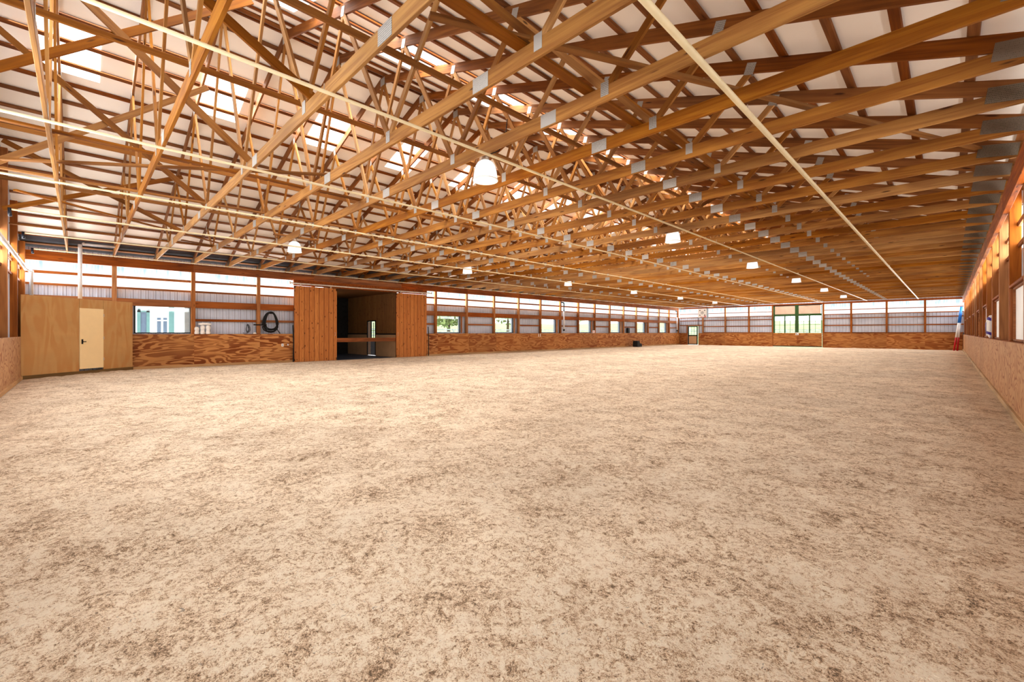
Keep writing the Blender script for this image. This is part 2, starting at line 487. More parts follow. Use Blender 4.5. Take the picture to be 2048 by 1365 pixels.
def clear_piece(parent, axis, plane, lo, hi, z0, z1):
    bm = bmesh.new()
    if axis == 'y': pts = [(plane, lo, z0), (plane, hi, z0), (plane, hi, z1), (plane, lo, z1)]
    else: pts = [(lo, plane, z0), (hi, plane, z0), (hi, plane, z1), (lo, plane, z1)]
    bm.faces.new([bm.verts.new(p) for p in pts])
    obj('clear_panel', bm, 'clear', parent)
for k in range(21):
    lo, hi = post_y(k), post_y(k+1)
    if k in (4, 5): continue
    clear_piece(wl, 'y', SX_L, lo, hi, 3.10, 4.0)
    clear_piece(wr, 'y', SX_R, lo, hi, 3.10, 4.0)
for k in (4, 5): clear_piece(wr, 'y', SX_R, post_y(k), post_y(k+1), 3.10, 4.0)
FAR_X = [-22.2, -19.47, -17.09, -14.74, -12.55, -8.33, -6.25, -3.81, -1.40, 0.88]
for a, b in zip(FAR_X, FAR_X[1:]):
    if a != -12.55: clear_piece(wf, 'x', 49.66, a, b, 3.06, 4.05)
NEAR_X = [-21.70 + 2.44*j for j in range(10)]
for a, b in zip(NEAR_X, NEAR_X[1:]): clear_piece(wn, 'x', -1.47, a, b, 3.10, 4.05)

# ------------------------------------------------------------------ roof
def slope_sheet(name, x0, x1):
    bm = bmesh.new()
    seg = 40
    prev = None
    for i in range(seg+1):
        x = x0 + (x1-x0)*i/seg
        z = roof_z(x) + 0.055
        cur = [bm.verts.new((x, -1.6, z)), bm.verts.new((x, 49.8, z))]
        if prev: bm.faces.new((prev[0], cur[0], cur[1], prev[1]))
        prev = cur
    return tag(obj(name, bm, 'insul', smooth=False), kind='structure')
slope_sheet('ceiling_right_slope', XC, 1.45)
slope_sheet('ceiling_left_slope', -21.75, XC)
bm = bmesh.new()
bm.faces.new([bm.verts.new((x, y, roof_z(x) + 0.05)) for x, y in ((-22.95, -1.6), (-21.75, -1.6), (-21.75, 49.8), (-22.95, 49.8))])
tag(obj('ceiling_left_eave', bm, 'eave'), kind='structure')
for side in (1, -1):
    for k in range(-1, 17):
        y0 = 2.12 + 2.743*k
        s0, s1 = (1.35, 2.95) if side > 0 else (1.95, 3.3)
        bm = bmesh.new()
        vs = []
        for s, y in ((s0, y0), (s1, y0), (s1, y0+0.95), (s0, y0+0.95)):
            x = XC + side*s
            vs.append(bm.verts.new((x, y, roof_z(x) + 0.045)))
        bm.faces.new(vs)
        o = obj('skylight', bm, 'sky')
        nm = 'right' if side > 0 else 'left'
        tag(o, f'bright white skylight panel in the {nm} roof slope, {o_(k+2)} from the near end', 'skylight', f'skylights in the {nm} roof slope')

n_p = 0
for side in (1, -1):
    n = 20 if side > 0 else 20
    for i in range(n):
        x = 0.80 - 0.61*i if side > 0 else -22.22 + 0.61*i
        z = roof_z(x) + 0.02
        tilt = (SL*side, 0, 1)
        o = board('roof_purlin', (x, -1.45, z), (x, 49.66, z), 0.035, 0.10, 'purlin', up=tilt, bev=0)
        nm = 'right' if side > 0 else 'left'
        tag(o, f'long roof purlin under the cream insulation, {o_(i+1)} up from the {nm} eave', 'purlin', f'purlins on the {nm} roof slope')

# ------------------------------------------------------------------ trusses
HS = 11.62
def build_truss(y, label, full=True):
    t = thing('roof_truss', label, 'truss', (0, y, 0), 0, 'timber roof trusses spanning the arena')
    zb = Z_CH + CH/2
    T = 0.042
    # bottom chord in spliced lengths reads as one member
    board('bottom_chord', (XC-HS-0.02, 0, zb), (XC+HS+0.02, 0, zb), CH, T, 'chord', t)
    for s in (1, -1):
        x1 = XC + s*(HS+0.45)
        board('top_chord', (XC, 0, roof_z(XC)-0.10), (x1, 0, roof_z(x1)-0.10), CH, T, 'rafter', t)
    tb = lambda d: (XC+d, 0, Z_CH+CH-0.05)
    tt = lambda d: (XC+d, 0, roof_z(XC+d)-0.17)
    pairs = []
    for s in (1, -1):
        pairs += [(0, 1.6*s), (3.1*s, 1.6*s), (3.1*s, 4.7*s), (6.2*s, 4.7*s), (6.2*s, 7.75*s), (8.65*s, 7.75*s)]
    for a, b in pairs:
        pa, pb = tt(a), tb(b)
        board('web', pb, pa, 0.089, 0.038, 'web', t, bev=0)
    def plate(x, z, w, h, ang=0.0, mat='plate'):
        key = (mat, w, h)
        if key not in _bc:
            bm = bmesh.new()
            for sy in (1, -1): bx(bm, -w/2, w/2, sy*0.0235-0.0015, sy*0.0235+0.0015, -h/2, h/2)
            me = finish(bm, 'plate'); me.materials.append(M[mat]); _bc[key] = me
        o = bpy.data.objects.new('connector_plate', _bc[key]); C.objects.link(o); o.parent = t
        o.location = (x, 0, z); o.rotation_euler = (0, -ang, 0)
    for d in (2.42, 6.85, -2.42, -6.85): plate(XC+d, zb, 0.27, 0.175)
    for s in (1, -1): plate(XC+s*(HS-0.35), zb+0.06, 0.46, 0.20, -s*0.16, 'plate_heel')
    if full:
        for d in (1.6, 4.7, 7.75):
            for s in (1, -1): plate(XC+s*d, zb+0.055, 0.11, 0.17)
        plate(XC, roof_z(XC)-0.17, 0.22, 0.2)
        for d in (3.1, 6.2, 8.65):
            for s in (1, -1): plate(XC+s*d, roof_z(XC+s*d)-0.14, 0.13, 0.17, -s*0.32)
    return t

TR_Y = [-0.32 + 1.2192*k for k in range(42)]
TR_Y = [y for y in TR_Y if y < 49.5]
tl = lambda i: f'timber roof truss with steel joint plates, {o_(i+1)} counted from the near end'
proto = build_truss(TR_Y[0], tl(0))
light = None
for i, y in enumerate(TR_Y[1:], 1):
    if i <= 24: dup(proto, (0, y, 0), tl(i))
    elif light is None: light = build_truss(y, tl(i), False)
    else: dup(light, (0, y, 0), tl(i))

# long lateral braces tying the trusses together
zt = Z_CH + CH + 0.02
lat = [(-3.2, zt, 0.14, 'flat', 'lying on the bottom chords near the right wall'),
       (-5.25, 5.15, 0.09, 'edge', 'across the webs at mid height right of the ridge'),
       (-8.2, 5.5, 0.09, 'edge', 'high across the webs just right of the ridge'),
       (-9.5, zt, 0.09, 'flat', 'lying on the bottom chords just right of centre'),
       (-12.3, zt, 0.09, 'flat', 'lying on the bottom chords just left of centre'),
       (-13.2, 5.5, 0.09, 'edge', 'high across the webs just left of the ridge'),
       (-16.15, 5.15, 0.09, 'edge', 'across the webs at mid height left of the ridge'),
       (-18.4, zt, 0.09, 'flat', 'lying on the bottom chords toward the left wall')]
for x, z, w, how, where in lat:
    o = board('lateral_brace', (x, -1.4, z), (x, 49.5, z), w if how == 'edge' else 0.038, 0.038 if how == 'edge' else w, 'brace')
    tag(o, f'long lateral timber brace {where}', 'brace', 'lateral braces along the trusses')
# crossed diagonal braces in lengthwise planes
planes = [(-5.9, 'second'), (-8.9, 'third'), (-12.7, 'fourth'), (-16.4, 'fifth')]
for si, y0 in enumerate((-1.35, 11.95, 25.3, 38.7)):
    for x, pl in planes:
        hi = roof_z(x) - 0.28
        for j, (za, zb_) in enumerate(((Z_CH+0.22, hi), (hi, Z_CH+0.22))):
            yy = 3.55 if si == 0 else 4.6
            o = board('diagonal_brace', (x + 0.05*j, y0, za), (x + 0.05*j, y0+yy, zb_), 0.12, 0.038, 'brace')
            tag(o, f'{"rising" if j == 0 else "falling"} diagonal timber brace of the {o_(si+1)} crossed set, {pl} row from the right',
                'brace', 'crossed diagonal braces between trusses')
o = board('diagonal_brace', (-3.55, 2.4, zt+0.04), (0.80, 11.6, zt+0.04), 0.038, 0.09, 'brace')
tag(o, 'flat diagonal brace on the bottom chords running out to the right eave', 'brace', 'flat diagonal braces on the bottom chords')
o = board('diagonal_brace', (-18.0, 2.4, zt+0.04), (-22.2, 11.6, zt+0.04), 0.038, 0.09, 'brace')
tag(o, 'flat diagonal brace on the bottom chords running out to the left eave', 'brace', 'flat diagonal braces on the bottom chords')

for (xa, ya), (xb, yb), where in (((-11.84, -1.0), (-8.28, 3.75), 'near the ridge at the near end'), ((-14.2, -1.0), (-18.0, 3.75), 'left of the ridge at the near end')):
    o = board('diagonal_brace', (xa, ya, zt+0.04), (xb, yb, zt+0.04), 0.038, 0.09, 'brace')
    tag(o, f'flat diagonal brace on the bottom chords {where}', 'brace', 'flat diagonal braces on the bottom chords')

# ------------------------------------------------------------------ wall framing
def post(x0, x1, y0, y1, z1, label, group, mat='post'):
    cx, cy = (x0+x1)/2, (y0+y1)/2
    w, d = abs(x1-x0), abs(y1-y0)
    o = board('wall_post', (cx, cy, 0.0), (cx, cy, z1), w, d, mat, up=(1, 0, 0), bev=0.006)
    return tag(o, label, 'post', group)
for k in range(22):
    y = min(post_y(k), 49.55)
    if k not in (5,):
        post(XL, XL-0.16, y-0.07, y+0.07, 3.92, f'square timber post on the left wall, {o_(k+1)} bay line from the near corner', 'timber posts along the left wall')
    if k > 0:
        post(XR, XR+0.16, y-0.07, y+0.07, 4.2, f'square timber post on the right wall, {o_(k+1)} bay line from the near corner', 'timber posts along the right wall')
for i, x in enumerate(FAR_X[1:-1]):
    post(x-0.07, x+0.07, YF, YF+0.13, 4.2, f'square timber post on the far end wall, {o_(i+1)} from its left corner', 'timber posts on the far wall')
for j, x in enumerate(NEAR_X[:4]):
    post(x-0.07, x+0.07, YN, YN-0.15, roof_z(x)-0.2, f'tall timber post on the near end wall, {o_(j+1)} from the left corner', 'tall posts on the near wall')

def girt(a, b, h, t, label, group, mat='girt'):
    return tag(board('wall_girt', a, b, h, t, mat), label, 'board', group)
rows_l = [(3.52, 0.095, 'across the clear strip'), (3.105, 0.075, 'at the top of the grey steel'), (2.565, 0.28, 'at window head height'), (1.91, 0.10, 'low on the grey steel')]
for k in range(21):
    a, b = post_y(k)+0.07, post_y(k+1)-0.07
    if k in (4, 5): continue
    for z, h, where in rows_l:
        if z < 2 and (k in WIN_BAYS or k < 2): continue
        wide = h > 0.2
        x = XL - (0.045 if wide else 0.13)
        girt((x, a, z), (x, b, z), h, 0.04, f'board {where}, left wall, {o_(k+1)} bay from the near corner', 'horizontal boards on the left wall')
    for z, h, where in rows_l[:3]:
        x = XR + 0.13 if h < 0.2 else XR + 0.09
        if h > 0.2: continue
        girt((x, a, z), (x, b, z), h, 0.04, f'board {where}, right wall, {o_(k+1)} bay from the near corner', 'horizontal boards on the right wall')
for k in (4, 5):
    a, b = post_y(k)+0.07, post_y(k+1)-0.07
    for z, h, where in rows_l[:2]:
        girt((XR+0.13, a, z), (XR+0.13, b, z), h, 0.04, f'board {where}, right wall, {o_(k+1)} bay from the near corner', 'horizontal boards on the right wall')
rows_f = [(3.47, 0.06, 'across the clear strip'), (3.06, 0.07, 'at the top of the grey steel'), (2.70, 0.08, 'upper on the grey steel'), (2.04, 0.09, 'lower on the grey steel'), (1.36, 0.09, 'along the foot of the grey steel')]
for i, (a, b) in enumerate(zip(FAR_X, FAR_X[1:])):
    if a == -12.55: continue
    for z, h, where in rows_f:
        if i == 0 and z < 1.5: continue
        if i == 0 and 1.9 < z < 2.2: z = 2.19
        girt((a+0.07, YF+0.11, z), (b-0.07, YF+0.11, z), h, 0.04, f'board {where}, far wall, {o_(i+1)} bay from its left corner', 'horizontal boards on the far wall')
for j, (a, b) in enumerate(zip(NEAR_X[:4], NEAR_X[1:4])):
    for z, h, where in rows_l[:2]:
        girt((a+0.07, YN-0.12, z), (b-0.07, YN-0.12, z), h, 0.04, f'board {where}, near wall, {o_(j+1)} bay from its left corner', 'horizontal boards on the near wall')

# header beams under the eaves, spliced every two bays
def headers(x, z0, z1, side, t):
    for q in range(11):
        a = post_y(2*q) + (0.1 if q == 0 else 0); b = min(post_y(2*q+2), 49.5)
        if b - a < 0.3: continue
        o = board('header_beam', (x, a, (z0+z1)/2), (x, b, (z0+z1)/2), z1-z0, t, 'header')
        tag(o, f'broad header beam along the {side} eave, {o_(q+1)} length from the near end', 'beam', f'header beams along the {side} eave')
headers(XL+0.03, 3.90, 4.23, 'left', 0.06)
headers(XR-0.05, 3.76, 4.14, 'right', 0.08)
o = board('header_beam', (XL+0.3, YF-0.03, 4.12), (XR-0.1, YF-0.03, 4.12), 0.13, 0.05, 'header')
tag(o, 'narrow header board above the clear strip on the far end wall', 'beam')

# plywood kick walls, one sheet per bay
def sheet(a, b, z0, z1, mat, label, group, name='kick_board'):
    (ax, ay), (bx_, by_) = a, b
    o = board(name, (ax, ay, (z0+z1)/2), (bx_, by_, (z0+z1)/2), z1-z0, 0.03, mat, bev=0.003)
    return tag(o, label, 'plywood panel', group)
for k in range(21):
    a, b = post_y(k), min(post_y(k+1), YF)
    g = 'plywood sheets along the left wall'
    sheet((KR, a), (KR, b), -0.08, 1.22, 'ply_pale', f'pale plywood kick sheet on the right wall, {o_(k+1)} bay from the near corner', 'plywood sheets along the right wall')
    if k == 0: pass
    elif k == 3: sheet((KL, a), (KL, 7.40), -0.08, 1.32, 'ply', 'boldly figured plywood sheet ending at the left sliding door', g)
    elif k in (4, 5): continue
    elif k == 6: sheet((KL, 14.60), (KL, b), -0.08, 1.32, 'ply', 'short plywood sheet starting at the right sliding door', g)
    else: sheet((KL, a if k > 1 else 1.30), (KL, b), -0.08, 1.32, 'ply' if k < 6 else 'ply_far', f'figured plywood kick sheet on the left wall, {o_(k+1)} bay from the near corner', g)
fx = [-22.06, -21.2, None, -19.92, -17.09, -14.74, -12.55, None, -8.33, -6.25, -3.81, -1.40, 0.76]
n = 0
for a, b in zip(fx, fx[1:]):
    if a is None or b is None: continue
    n += 1
    sheet((a, YF-0.04), (b, YF-0.04), -0.08, 1.31, 'ply_far', f'orange plywood kick sheet on the far wall, {o_(n)} from its left corner', 'plywood sheets on the far wall')
for j, (a, b) in enumerate(zip(NEAR_X, NEAR_X[1:])):
    if j == 0: a = -19.55
    if b < -1: sheet((a, YN+0.03), (b, YN+0.03), -0.08, 1.27, 'ply_pale', f'pale plywood kick sheet on the near wall, {o_(j+1)} from its left corner', 'plywood sheets on the near wall')

def trim(name, a, b, h, t, mat): tag(board(name, a, b, h, t, mat), kind='structure')
trim('baseboard_left', (KL+0.03, 1.4, 0.02), (KL+0.03, 7.2, 0.02), 0.10, 0.04, 'skirt')
trim('baseboard_left_far', (KL+0.03, 14.7, 0.02), (KL+0.03, YF-0.05, 0.02), 0.10, 0.04, 'skirt')
trim('baseboard_right', (KR-0.03, -1.2, 0.02), (KR-0.03, YF-0.05, 0.02), 0.10, 0.04, 'skirt')
trim('baseboard_near', (-19.6, YN+0.06, 0.03), (0.7, YN+0.06, 0.03), 0.10, 0.04, 'skirt')
trim('trim_1', (KL-0.19, 1.4, 1.31), (KL-0.19, 7.3, 1.31), 0.03, 0.37, 'girt')
trim('trim_2', (KL-0.19, 14.7, 1.31), (KL-0.19, YF, 1.31), 0.03, 0.37, 'girt')
trim('trim_3', (KR+0.14, -1.2, 1.21), (KR+0.14, YF, 1.21), 0.03, 0.26, 'girt')

# ------------------------------------------------------------------ windows
def window(n, side, lo, hi, z0, z1, shutter):
    left = side == 'left'
    plane, out = (SX_L, -1) if left else (XR + 0.06, 1)
    t = thing(f'window_{n}', None, None, (0, 0, 0), kind='structure')
    if not left: lo, hi = lo - 0.01, hi + 0.24
    bm = bmesh.new(); w = 0.04
    x0, x1 = sorted((plane - out*0.02, plane + out*0.03))
    bx(bm, x0, x1, lo, lo+w, z0, z1); bx(bm, x0, x1, hi-w, hi, z0, z1)
    bx(bm, x0, x1, lo, hi, z0, z0+w*0.8); bx(bm, x0, x1, lo, hi, z1-w*0.8, z1)
    obj('window_frame', bm, 'black' if left else 'girt', t)
    xg = plane + out*0.02
    bm = bmesh.new(); bx(bm, xg-0.004, xg+0.004, lo+w, hi-w, z0+w*0.8, z1-w*0.8)
    obj('window_pane', bm, 'shutter' if shutter else 'glass', t)
    if left:
        x0, x1 = sorted((plane + out*0.03, plane + out*0.22))
        bm = bmesh.new()
        bx(bm, x0, x1, lo-0.01, lo, z0, z1); bx(bm, x0, x1, hi, hi+0.01, z0, z1)
        bx(bm, x0, x1, lo, hi, z1, z1+0.01); bx(bm, x0, x1, lo, hi, z0-0.01, z0)
        obj('window_jamb', bm, 'jamb', t)
        if n == 1:
            bm = bmesh.new(); bx(bm, plane - 0.22, plane - 0.19, hi-0.20, hi, z0, z1); obj('sliding_shutter', bm, 'barn_white', t)
        board('window_stud', (XL-0.12, hi+0.03, z0), (XL-0.12, hi+0.03, z1), 0.12, 0.04, 'girt', t, up=(1, 0, 0))
    else:
        board('window_head', (XR+0.055, lo-0.02, z1+0.03), (XR+0.055, hi+0.08, z1+0.03), 0.05, 0.12, 'girt', t)
        board('window_stud', (XR+0.045, hi+0.035, z0), (XR+0.045, hi+0.035, z1), 0.08, 0.06, 'girt', t, up=(1, 0, 0))
for n, (lo, hi, z0, z1) in enumerate(left_windows, 1): window(n, 'left', lo, hi, z0, z1, False)
for n, (lo, hi, z0, z1) in enumerate(right_windows, len(left_windows)+1): window(n, 'right', lo, hi, z0, z1, True)

# ------------------------------------------------------------------ corner pump room (angled plywood closet)
A, B = Vector((-19.65, -1.26, 0)), Vector((-21.95, 1.42, 0))
e = (B-A); LW = e.length; ang = math.atan2(e.y, e.x)
pr = thing('plywood_closet', 'smooth plywood corner closet with a cream door, under the left header', 'closet', A, ang)
bm = bmesh.new()
for a, b in ((0, 1.63), (1.64, 2.43), (2.44, LW)):
    if a == 1.64: bx(bm, a, b, 0, 0.02, 2.22, 2.54)
    else: bx(bm, a, b, 0, 0.02, 0.08, 2.54)
obj('front_panel', bm, 'lauan', pr)
bm = bmesh.new(); bx(bm, 0, LW, -0.025, 0.03, -0.08, 0.085); obj('skirting', bm, 'skirt_green', pr)
bm = bmesh.new()
vs = [bm.verts.new(p) for p in ((0, 0, 2.52), (LW, 0, 2.52), (LW, 0.3, 2.52), (2.0, 1.5, 2.52))]
bm.faces.new(vs); obj('top_panel', bm, 'lauan', pr)
bm = bmesh.new(); bx(bm, 1.64, 2.43, -0.018, 0.015, 0.15, 2.22)
bmesh.ops.bevel(bm, geom=list(bm.edges), offset=0.006, segments=1, affect='EDGES')
dr = obj('closet_door', bm, 'door_cream', pr)
bm = bmesh.new(); bx(bm, 1.69, 1.74, -0.026, -0.018, 1.00, 1.16); tube(bm, [(1.715, -0.02, 1.08), (1.715, -0.07, 1.08), (1.79, -0.075, 1.08)], 0.014)
tag(obj('door_handle', bm, 'black', dr), 'black door handle')
bm = bmesh.new()
for z in (0.4, 1.15, 1.95): bx(bm, 2.42, 2.45, -0.024, -0.012, z, z+0.1)
obj('hinge', bm, 'alu', dr)
# treated side board seen beside the closet in the corner
# ------------------------------------------------------------------ sliding barn doors and passage
def sliding_door(y0, y1, label, meet):
    t = thing('sliding_door', label, 'door', (-21.98, y0, 0), 0, 'sliding barn doors on the left wall')
    w = y1-y0
    bm = bmesh.new(); bx(bm, 0, w, 0, 0.04, -0.02, 3.60)
    o = obj('plank_panel', bm, 'pine', t); o.rotation_euler = (0, 0, PI/2)
    bm = bmesh.new()
    bx(bm, 0, w, -0.012, 0.0, 1.27, 1.33); bx(bm, 0, 0.05, -0.015, 0, 0.03, 3.6); bx(bm, w-0.05, w, -0.015, 0, 0.03, 3.6)
    bx(bm, 0, w, -0.015, 0, 3.50, 3.62); bx(bm, 0, w, -0.015, 0, 0.03, 0.12)
    o = obj('door_rail', bm, 'pine', t); o.rotation_euler = (0, 0, PI/2)
    bm = bmesh.new(); u = meet
    tube(bm, [(0.02, u, 1.22), (0.06, u, 1.24), (0.06, u, 1.36), (0.02, u, 1.38)], 0.012)
    tag(obj('pull_handle', bm, 'alu', t), 'small metal pull handle')
    bm = bmesh.new()
    for u in (0.3, w-0.3): bx(bm, -0.01, 0.012, u-0.03, u+0.03, 3.55, 3.69)
    obj('hanger', bm, 'alu', t)
sliding_door(7.22, 9.27, 'knotty pine sliding door standing left of the dark passage', 1.95)
sliding_door(12.63, 14.66, 'knotty pine sliding door standing right of the dark passage', 0.10)
t = thing('door_track', 'long pale metal track above the two sliding doors', 'door track', (-21.95, 7.02, 3.70))
bm = bmesh.new(); bx(bm, -0.03, 0.05, 0, 7.92, 0.0, 0.06); obj('rail', bm, 'alu', t)
bm = bmesh.new(); bx(bm, -0.16, -0.075, 0.2, 7.7, -0.05, 0.22); obj('track_board', bm, 'header', t)
bm = bmesh.new()
for y in (0.0, 7.92): bx(bm, -0.04, 0.06, y-0.03, y+0.03, -0.02, 0.10)
obj('end_stop', bm, 'alu', t)
for y, w in ((9.12, 'left'),):
    o = board('door_post', (XL-0.02, y, 0), (XL-0.02, y, 3.66), 0.2, 0.14, 'post', up=(1, 0, 0))
    tag(o, f'timber jamb post on the {w} edge of the passage opening', 'post')
o = board('bar_board', (-22.05, 9.27, 1.0), (-22.05, 12.64, 1.0), 0.21, 0.04, 'header')
tag(o, 'orange timber bar set across the dark passage opening', 'bar')
# passage shell
PX0, PX1, PY0, PY1, PZ = -28.3, -22.10, 8.9, 12.70, 3.66
bm = bmesh.new(); bx(bm, PX0, PX1, PY0, PY1, -0.12, -0.02); tag(obj('floor_passage', bm, 'mat_floor'), kind='structure')
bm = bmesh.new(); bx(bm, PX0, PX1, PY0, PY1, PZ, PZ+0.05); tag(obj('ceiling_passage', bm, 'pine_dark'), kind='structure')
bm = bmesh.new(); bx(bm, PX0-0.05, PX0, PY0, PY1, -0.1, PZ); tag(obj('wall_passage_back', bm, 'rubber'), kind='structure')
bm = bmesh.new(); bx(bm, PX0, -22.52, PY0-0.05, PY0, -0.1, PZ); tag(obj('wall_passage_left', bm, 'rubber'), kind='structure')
bm = bmesh.new()
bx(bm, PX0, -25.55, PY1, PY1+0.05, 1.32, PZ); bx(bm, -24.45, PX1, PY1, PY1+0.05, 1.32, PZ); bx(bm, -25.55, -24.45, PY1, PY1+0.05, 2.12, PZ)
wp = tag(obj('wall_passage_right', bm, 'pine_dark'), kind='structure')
bm = bmesh.new(); bx(bm, PX0, -25.55, PY1-0.02, PY1+0.04, -0.1, 1.26); bx(bm, -24.45, PX1, PY1-0.02, PY1+0.04, -0.1, 1.26)
obj('wainscot', bm, 'tan', wp)
bm = bmesh.new(); bx(bm, PX0, -25.55, PY1-0.03, PY1+0.04, 1.26, 1.33); bx(bm, -24.45, PX1, PY1-0.03, PY1+0.04, 1.26, 1.33)
obj('dado_rail', bm, 'black', wp)
d1 = thing('door_1', None, None, (0, 0, 0), kind='structure')
bm = bmesh.new()
for x in (-25.55, -24.51): bx(bm, x, x+0.06, PY1-0.04, PY1+0.08, 0, 2.12)
bx(bm, -25.55, -24.45, PY1-0.04, PY1+0.08, 2.06, 2.12); obj('door_frame', bm, 'black', d1)
bm = bmesh.new(); bx(bm, -25.47, -25.15, PY1-0.01, PY1+0.01, 0, 2.05); obj('door_edge', bm, 'beige', d1)
bm = bmesh.new(); bx(bm, -25.15, -24.52, PY1+0.01, PY1+0.04, 0.0, 0.98); obj('door_leaf', bm, 'jamb', d1)
bm = bmesh.new(); bx(bm, -25.05, -24.56, PY1+0.02, PY1+0.03, 1.0, 2.0); obj('window_pane', bm, 'glass', d1)
bm = bmesh.new(); bx(bm, -24.81, -24.79, PY1, PY1+0.04, 1.0, 2.0); bx(bm, -25.05, -24.56, PY1, PY1+0.04, 1.49, 1.51); bx(bm, -25.15, -25.05, PY1+0.005, PY1+0.04, 0.98, 2.06); obj('muntin', bm, 'black', d1)
t = thing('added_passage_lamp', 'added strip light brightening the dark passage from its ceiling', 'light', (-25.2, 9.3, 3.35))  # unseen fixture, added to go with the passage fill light
bm = bmesh.new(); bx(bm, -0.6, 0.6, -0.06, 0.06, 0.03, 0.09); obj('housing', bm, 'white', t)
bm = bmesh.new(); tube(bm, [(-0.55, 0, 0), (0.55, 0, 0)], 0.02); obj('tube', bm, 'pvc_white', t)

# ------------------------------------------------------------------ things on and beside the left wall
def rod(y, label):
    o_bm = bmesh.new(); tube(o_bm, [(0, 0, 0.0), (-0.02, 0.03, 0.9), (-0.05, 0.0, 1.74)], 0.024, 8)
    tag(obj('black_rod', o_bm, 'rubber', loc=(-21.9, y, 0)), label, 'rod', 'black rods beside the sliding doors')
rod(7.16, 'thin black rod leaning at the left edge of the left sliding door')
rod(14.75, 'thin black rod leaning at the right edge of the right sliding door')

t = thing('hose_coil', 'black hose coiled over a bracket on the steel beside the left sliding door', 'hose', (-22.19, 6.27, 1.33))
bm = bmesh.new()
rnd = random.Random(3)
pts = []
for q in range(9):
    rx, rz = 0.26 + rnd.uniform(-0.03, 0.07), 0.46 + rnd.uniform(-0.03, 0.03)
    drop = rnd.uniform(-0.02, 0.16) if q > 5 else 0
    for k in range(24):
        an = PI/2 + 2*PI*k/24
        zz = 0.53 + rz*math.sin(an)
        if zz < 0.3: zz += drop
        pts.append((0.03*math.sin(q*2.1) + 0.004*q, rx*(0.98 - 0.24*math.sin(an))*math.copysign(abs(math.cos(an))**0.75, math.cos(an)) + 0.015*math.sin(q), 0.02 + zz*0.99))
tube(bm, pts, 0.024, 8); obj('hose_loops', bm, 'rubber', t, True)
bm = bmesh.new(); tube(bm, [(0.02, 0.24, 0.3), (0.03, 0.3, 0.15), (0.03, 0.40, 0.01)], 0.018, 8); obj('hose_end', bm, 'rubber', t, True)
bm = bmesh.new(); tube(bm, [(0.06, -0.72, 0.41), (0.06, -0.18, 0.41)], 0.025, 8); bx(bm, -0.20, 0.0, -0.1, 0.1, 0.93, 0.97); obj('bracket', bm, 'black', t)

t = thing('rope_halter', 'grey rope halter hanging on the steel beside the fourth wall post', 'halter', (-22.38, 5.38, 1.34))
bm = bmesh.new()
for q, (a, b) in enumerate(((0.045, 0.2), (0.07, 0.16), (0.03, 0.18), (0.055, 0.14))):
    tube(bm, [(0.014*q, 0.02*math.sin(q*2) + a*math.cos(2*PI*k/18)*(1.15-0.5*math.sin(2*PI*k/18)), 0.24 + b*math.sin(2*PI*k/18)) for k in range(19)], 0.012, 6)
obj('rope_loops', bm, 'rope', t, True)
bm = bmesh.new(); tube(bm, [(0.0, 0.03, 0.1), (0.02, 0.0, 0.02), (0.04, -0.12, 0.015), (0.03, -0.2, 0.04)], 0.012, 6); obj('rope_tail', bm, 'rope', t, True)
bm = bmesh.new(); lathe(bm, [(0.001, 0), (0.06, 0), (0.07, 0.03), (0.05, 0.06), (0.001, 0.065)], 12)
tag(obj('white_dish', bm, 'cloth', loc=(-22.2, 5.62, 1.325), smooth=True), 'small white dish on the plywood ledge beside the grey halter', 'dish')

def roll(y, h, label):
    bm = bmesh.new()
    prof = [(0.001, 0), (0.075, 0.0)]
    for i in range(9):
        z = h*i/8; prof += [(0.078 + 0.006*((i % 2)*2-1) + 0.01*math.sin(i*1.3), z+0.01)]
    prof += [(0.05, h+0.03), (0.001, h+0.035)]
    lathe(bm, prof, 16)
    tag(obj('cloth_roll', bm, 'cloth', loc=(-22.22, y, 1.325), smooth=True), label, 'cloth roll', 'white cloth rolls on the plywood ledge')
roll(3.47, 0.27, 'white cloth roll on the ledge nearest the window post, shortest of three')
roll(3.665, 0.33, 'white cloth roll standing in the middle of three on the ledge')
roll(3.86, 0.33, 'white cloth roll on the ledge farthest from the window post')
bm = bmesh.new()
for i, (y, z, r) in enumerate(((3.60, 1.745, 0.07), (3.70, 1.755, 0.08), (3.82, 1.755, 0.075), (3.91, 1.74, 0.06))):
    bmesh.ops.create_icosphere(bm, subdivisions=2, radius=r, matrix=Matrix.Translation((-22.22, y, z)) @ Matrix.Diagonal((1.0, 1.2, 0.7, 1)))
tag(obj('folded_cloth', bm, 'cloth', smooth=True), 'crumpled white cloth lying across the tops of the cloth rolls', 'cloth')

for (y, z, s, lab) in ((6.74, 0.80, 0.05, 'small white outlet box on the plywood, left of its pair'), (6.98, 0.81, 0.03, 'smaller white outlet plate on the plywood beside the sliding door')):
    t = thing('wall_outlet', lab, 'outlet', (KL+0.015, y, z))
    bm = bmesh.new(); bx(bm, 0, 0.03, -s, s, -s*1.3, s*1.3); bmesh.ops.bevel(bm, geom=list(bm.edges), offset=0.005, segments=1, affect='EDGES'); obj('cover_plate', bm, 'white', t)
    bm = bmesh.new(); bx(bm, 0.03, 0.034, -s*0.4, s*0.4, -s*0.6, s*0.6); obj('socket', bm, 'jamb', t)

for y, lab in ((24.80, 'short white upright bracket on the left plywood, nearer of the pair'), (25.0, 'short white upright bracket on the left plywood, farther of the pair')):
    bm = bmesh.new(); bx(bm, 0, 0.03, -0.025, 0.025, 1.06, 1.30); bmesh.ops.bevel(bm, geom=list(bm.edges), offset=0.008, segments=2, affect='EDGES')
    tag(obj('wall_bracket', bm, 'white', loc=(KL+0.015, y, 0)), lab, 'bracket', 'white brackets on the left plywood')

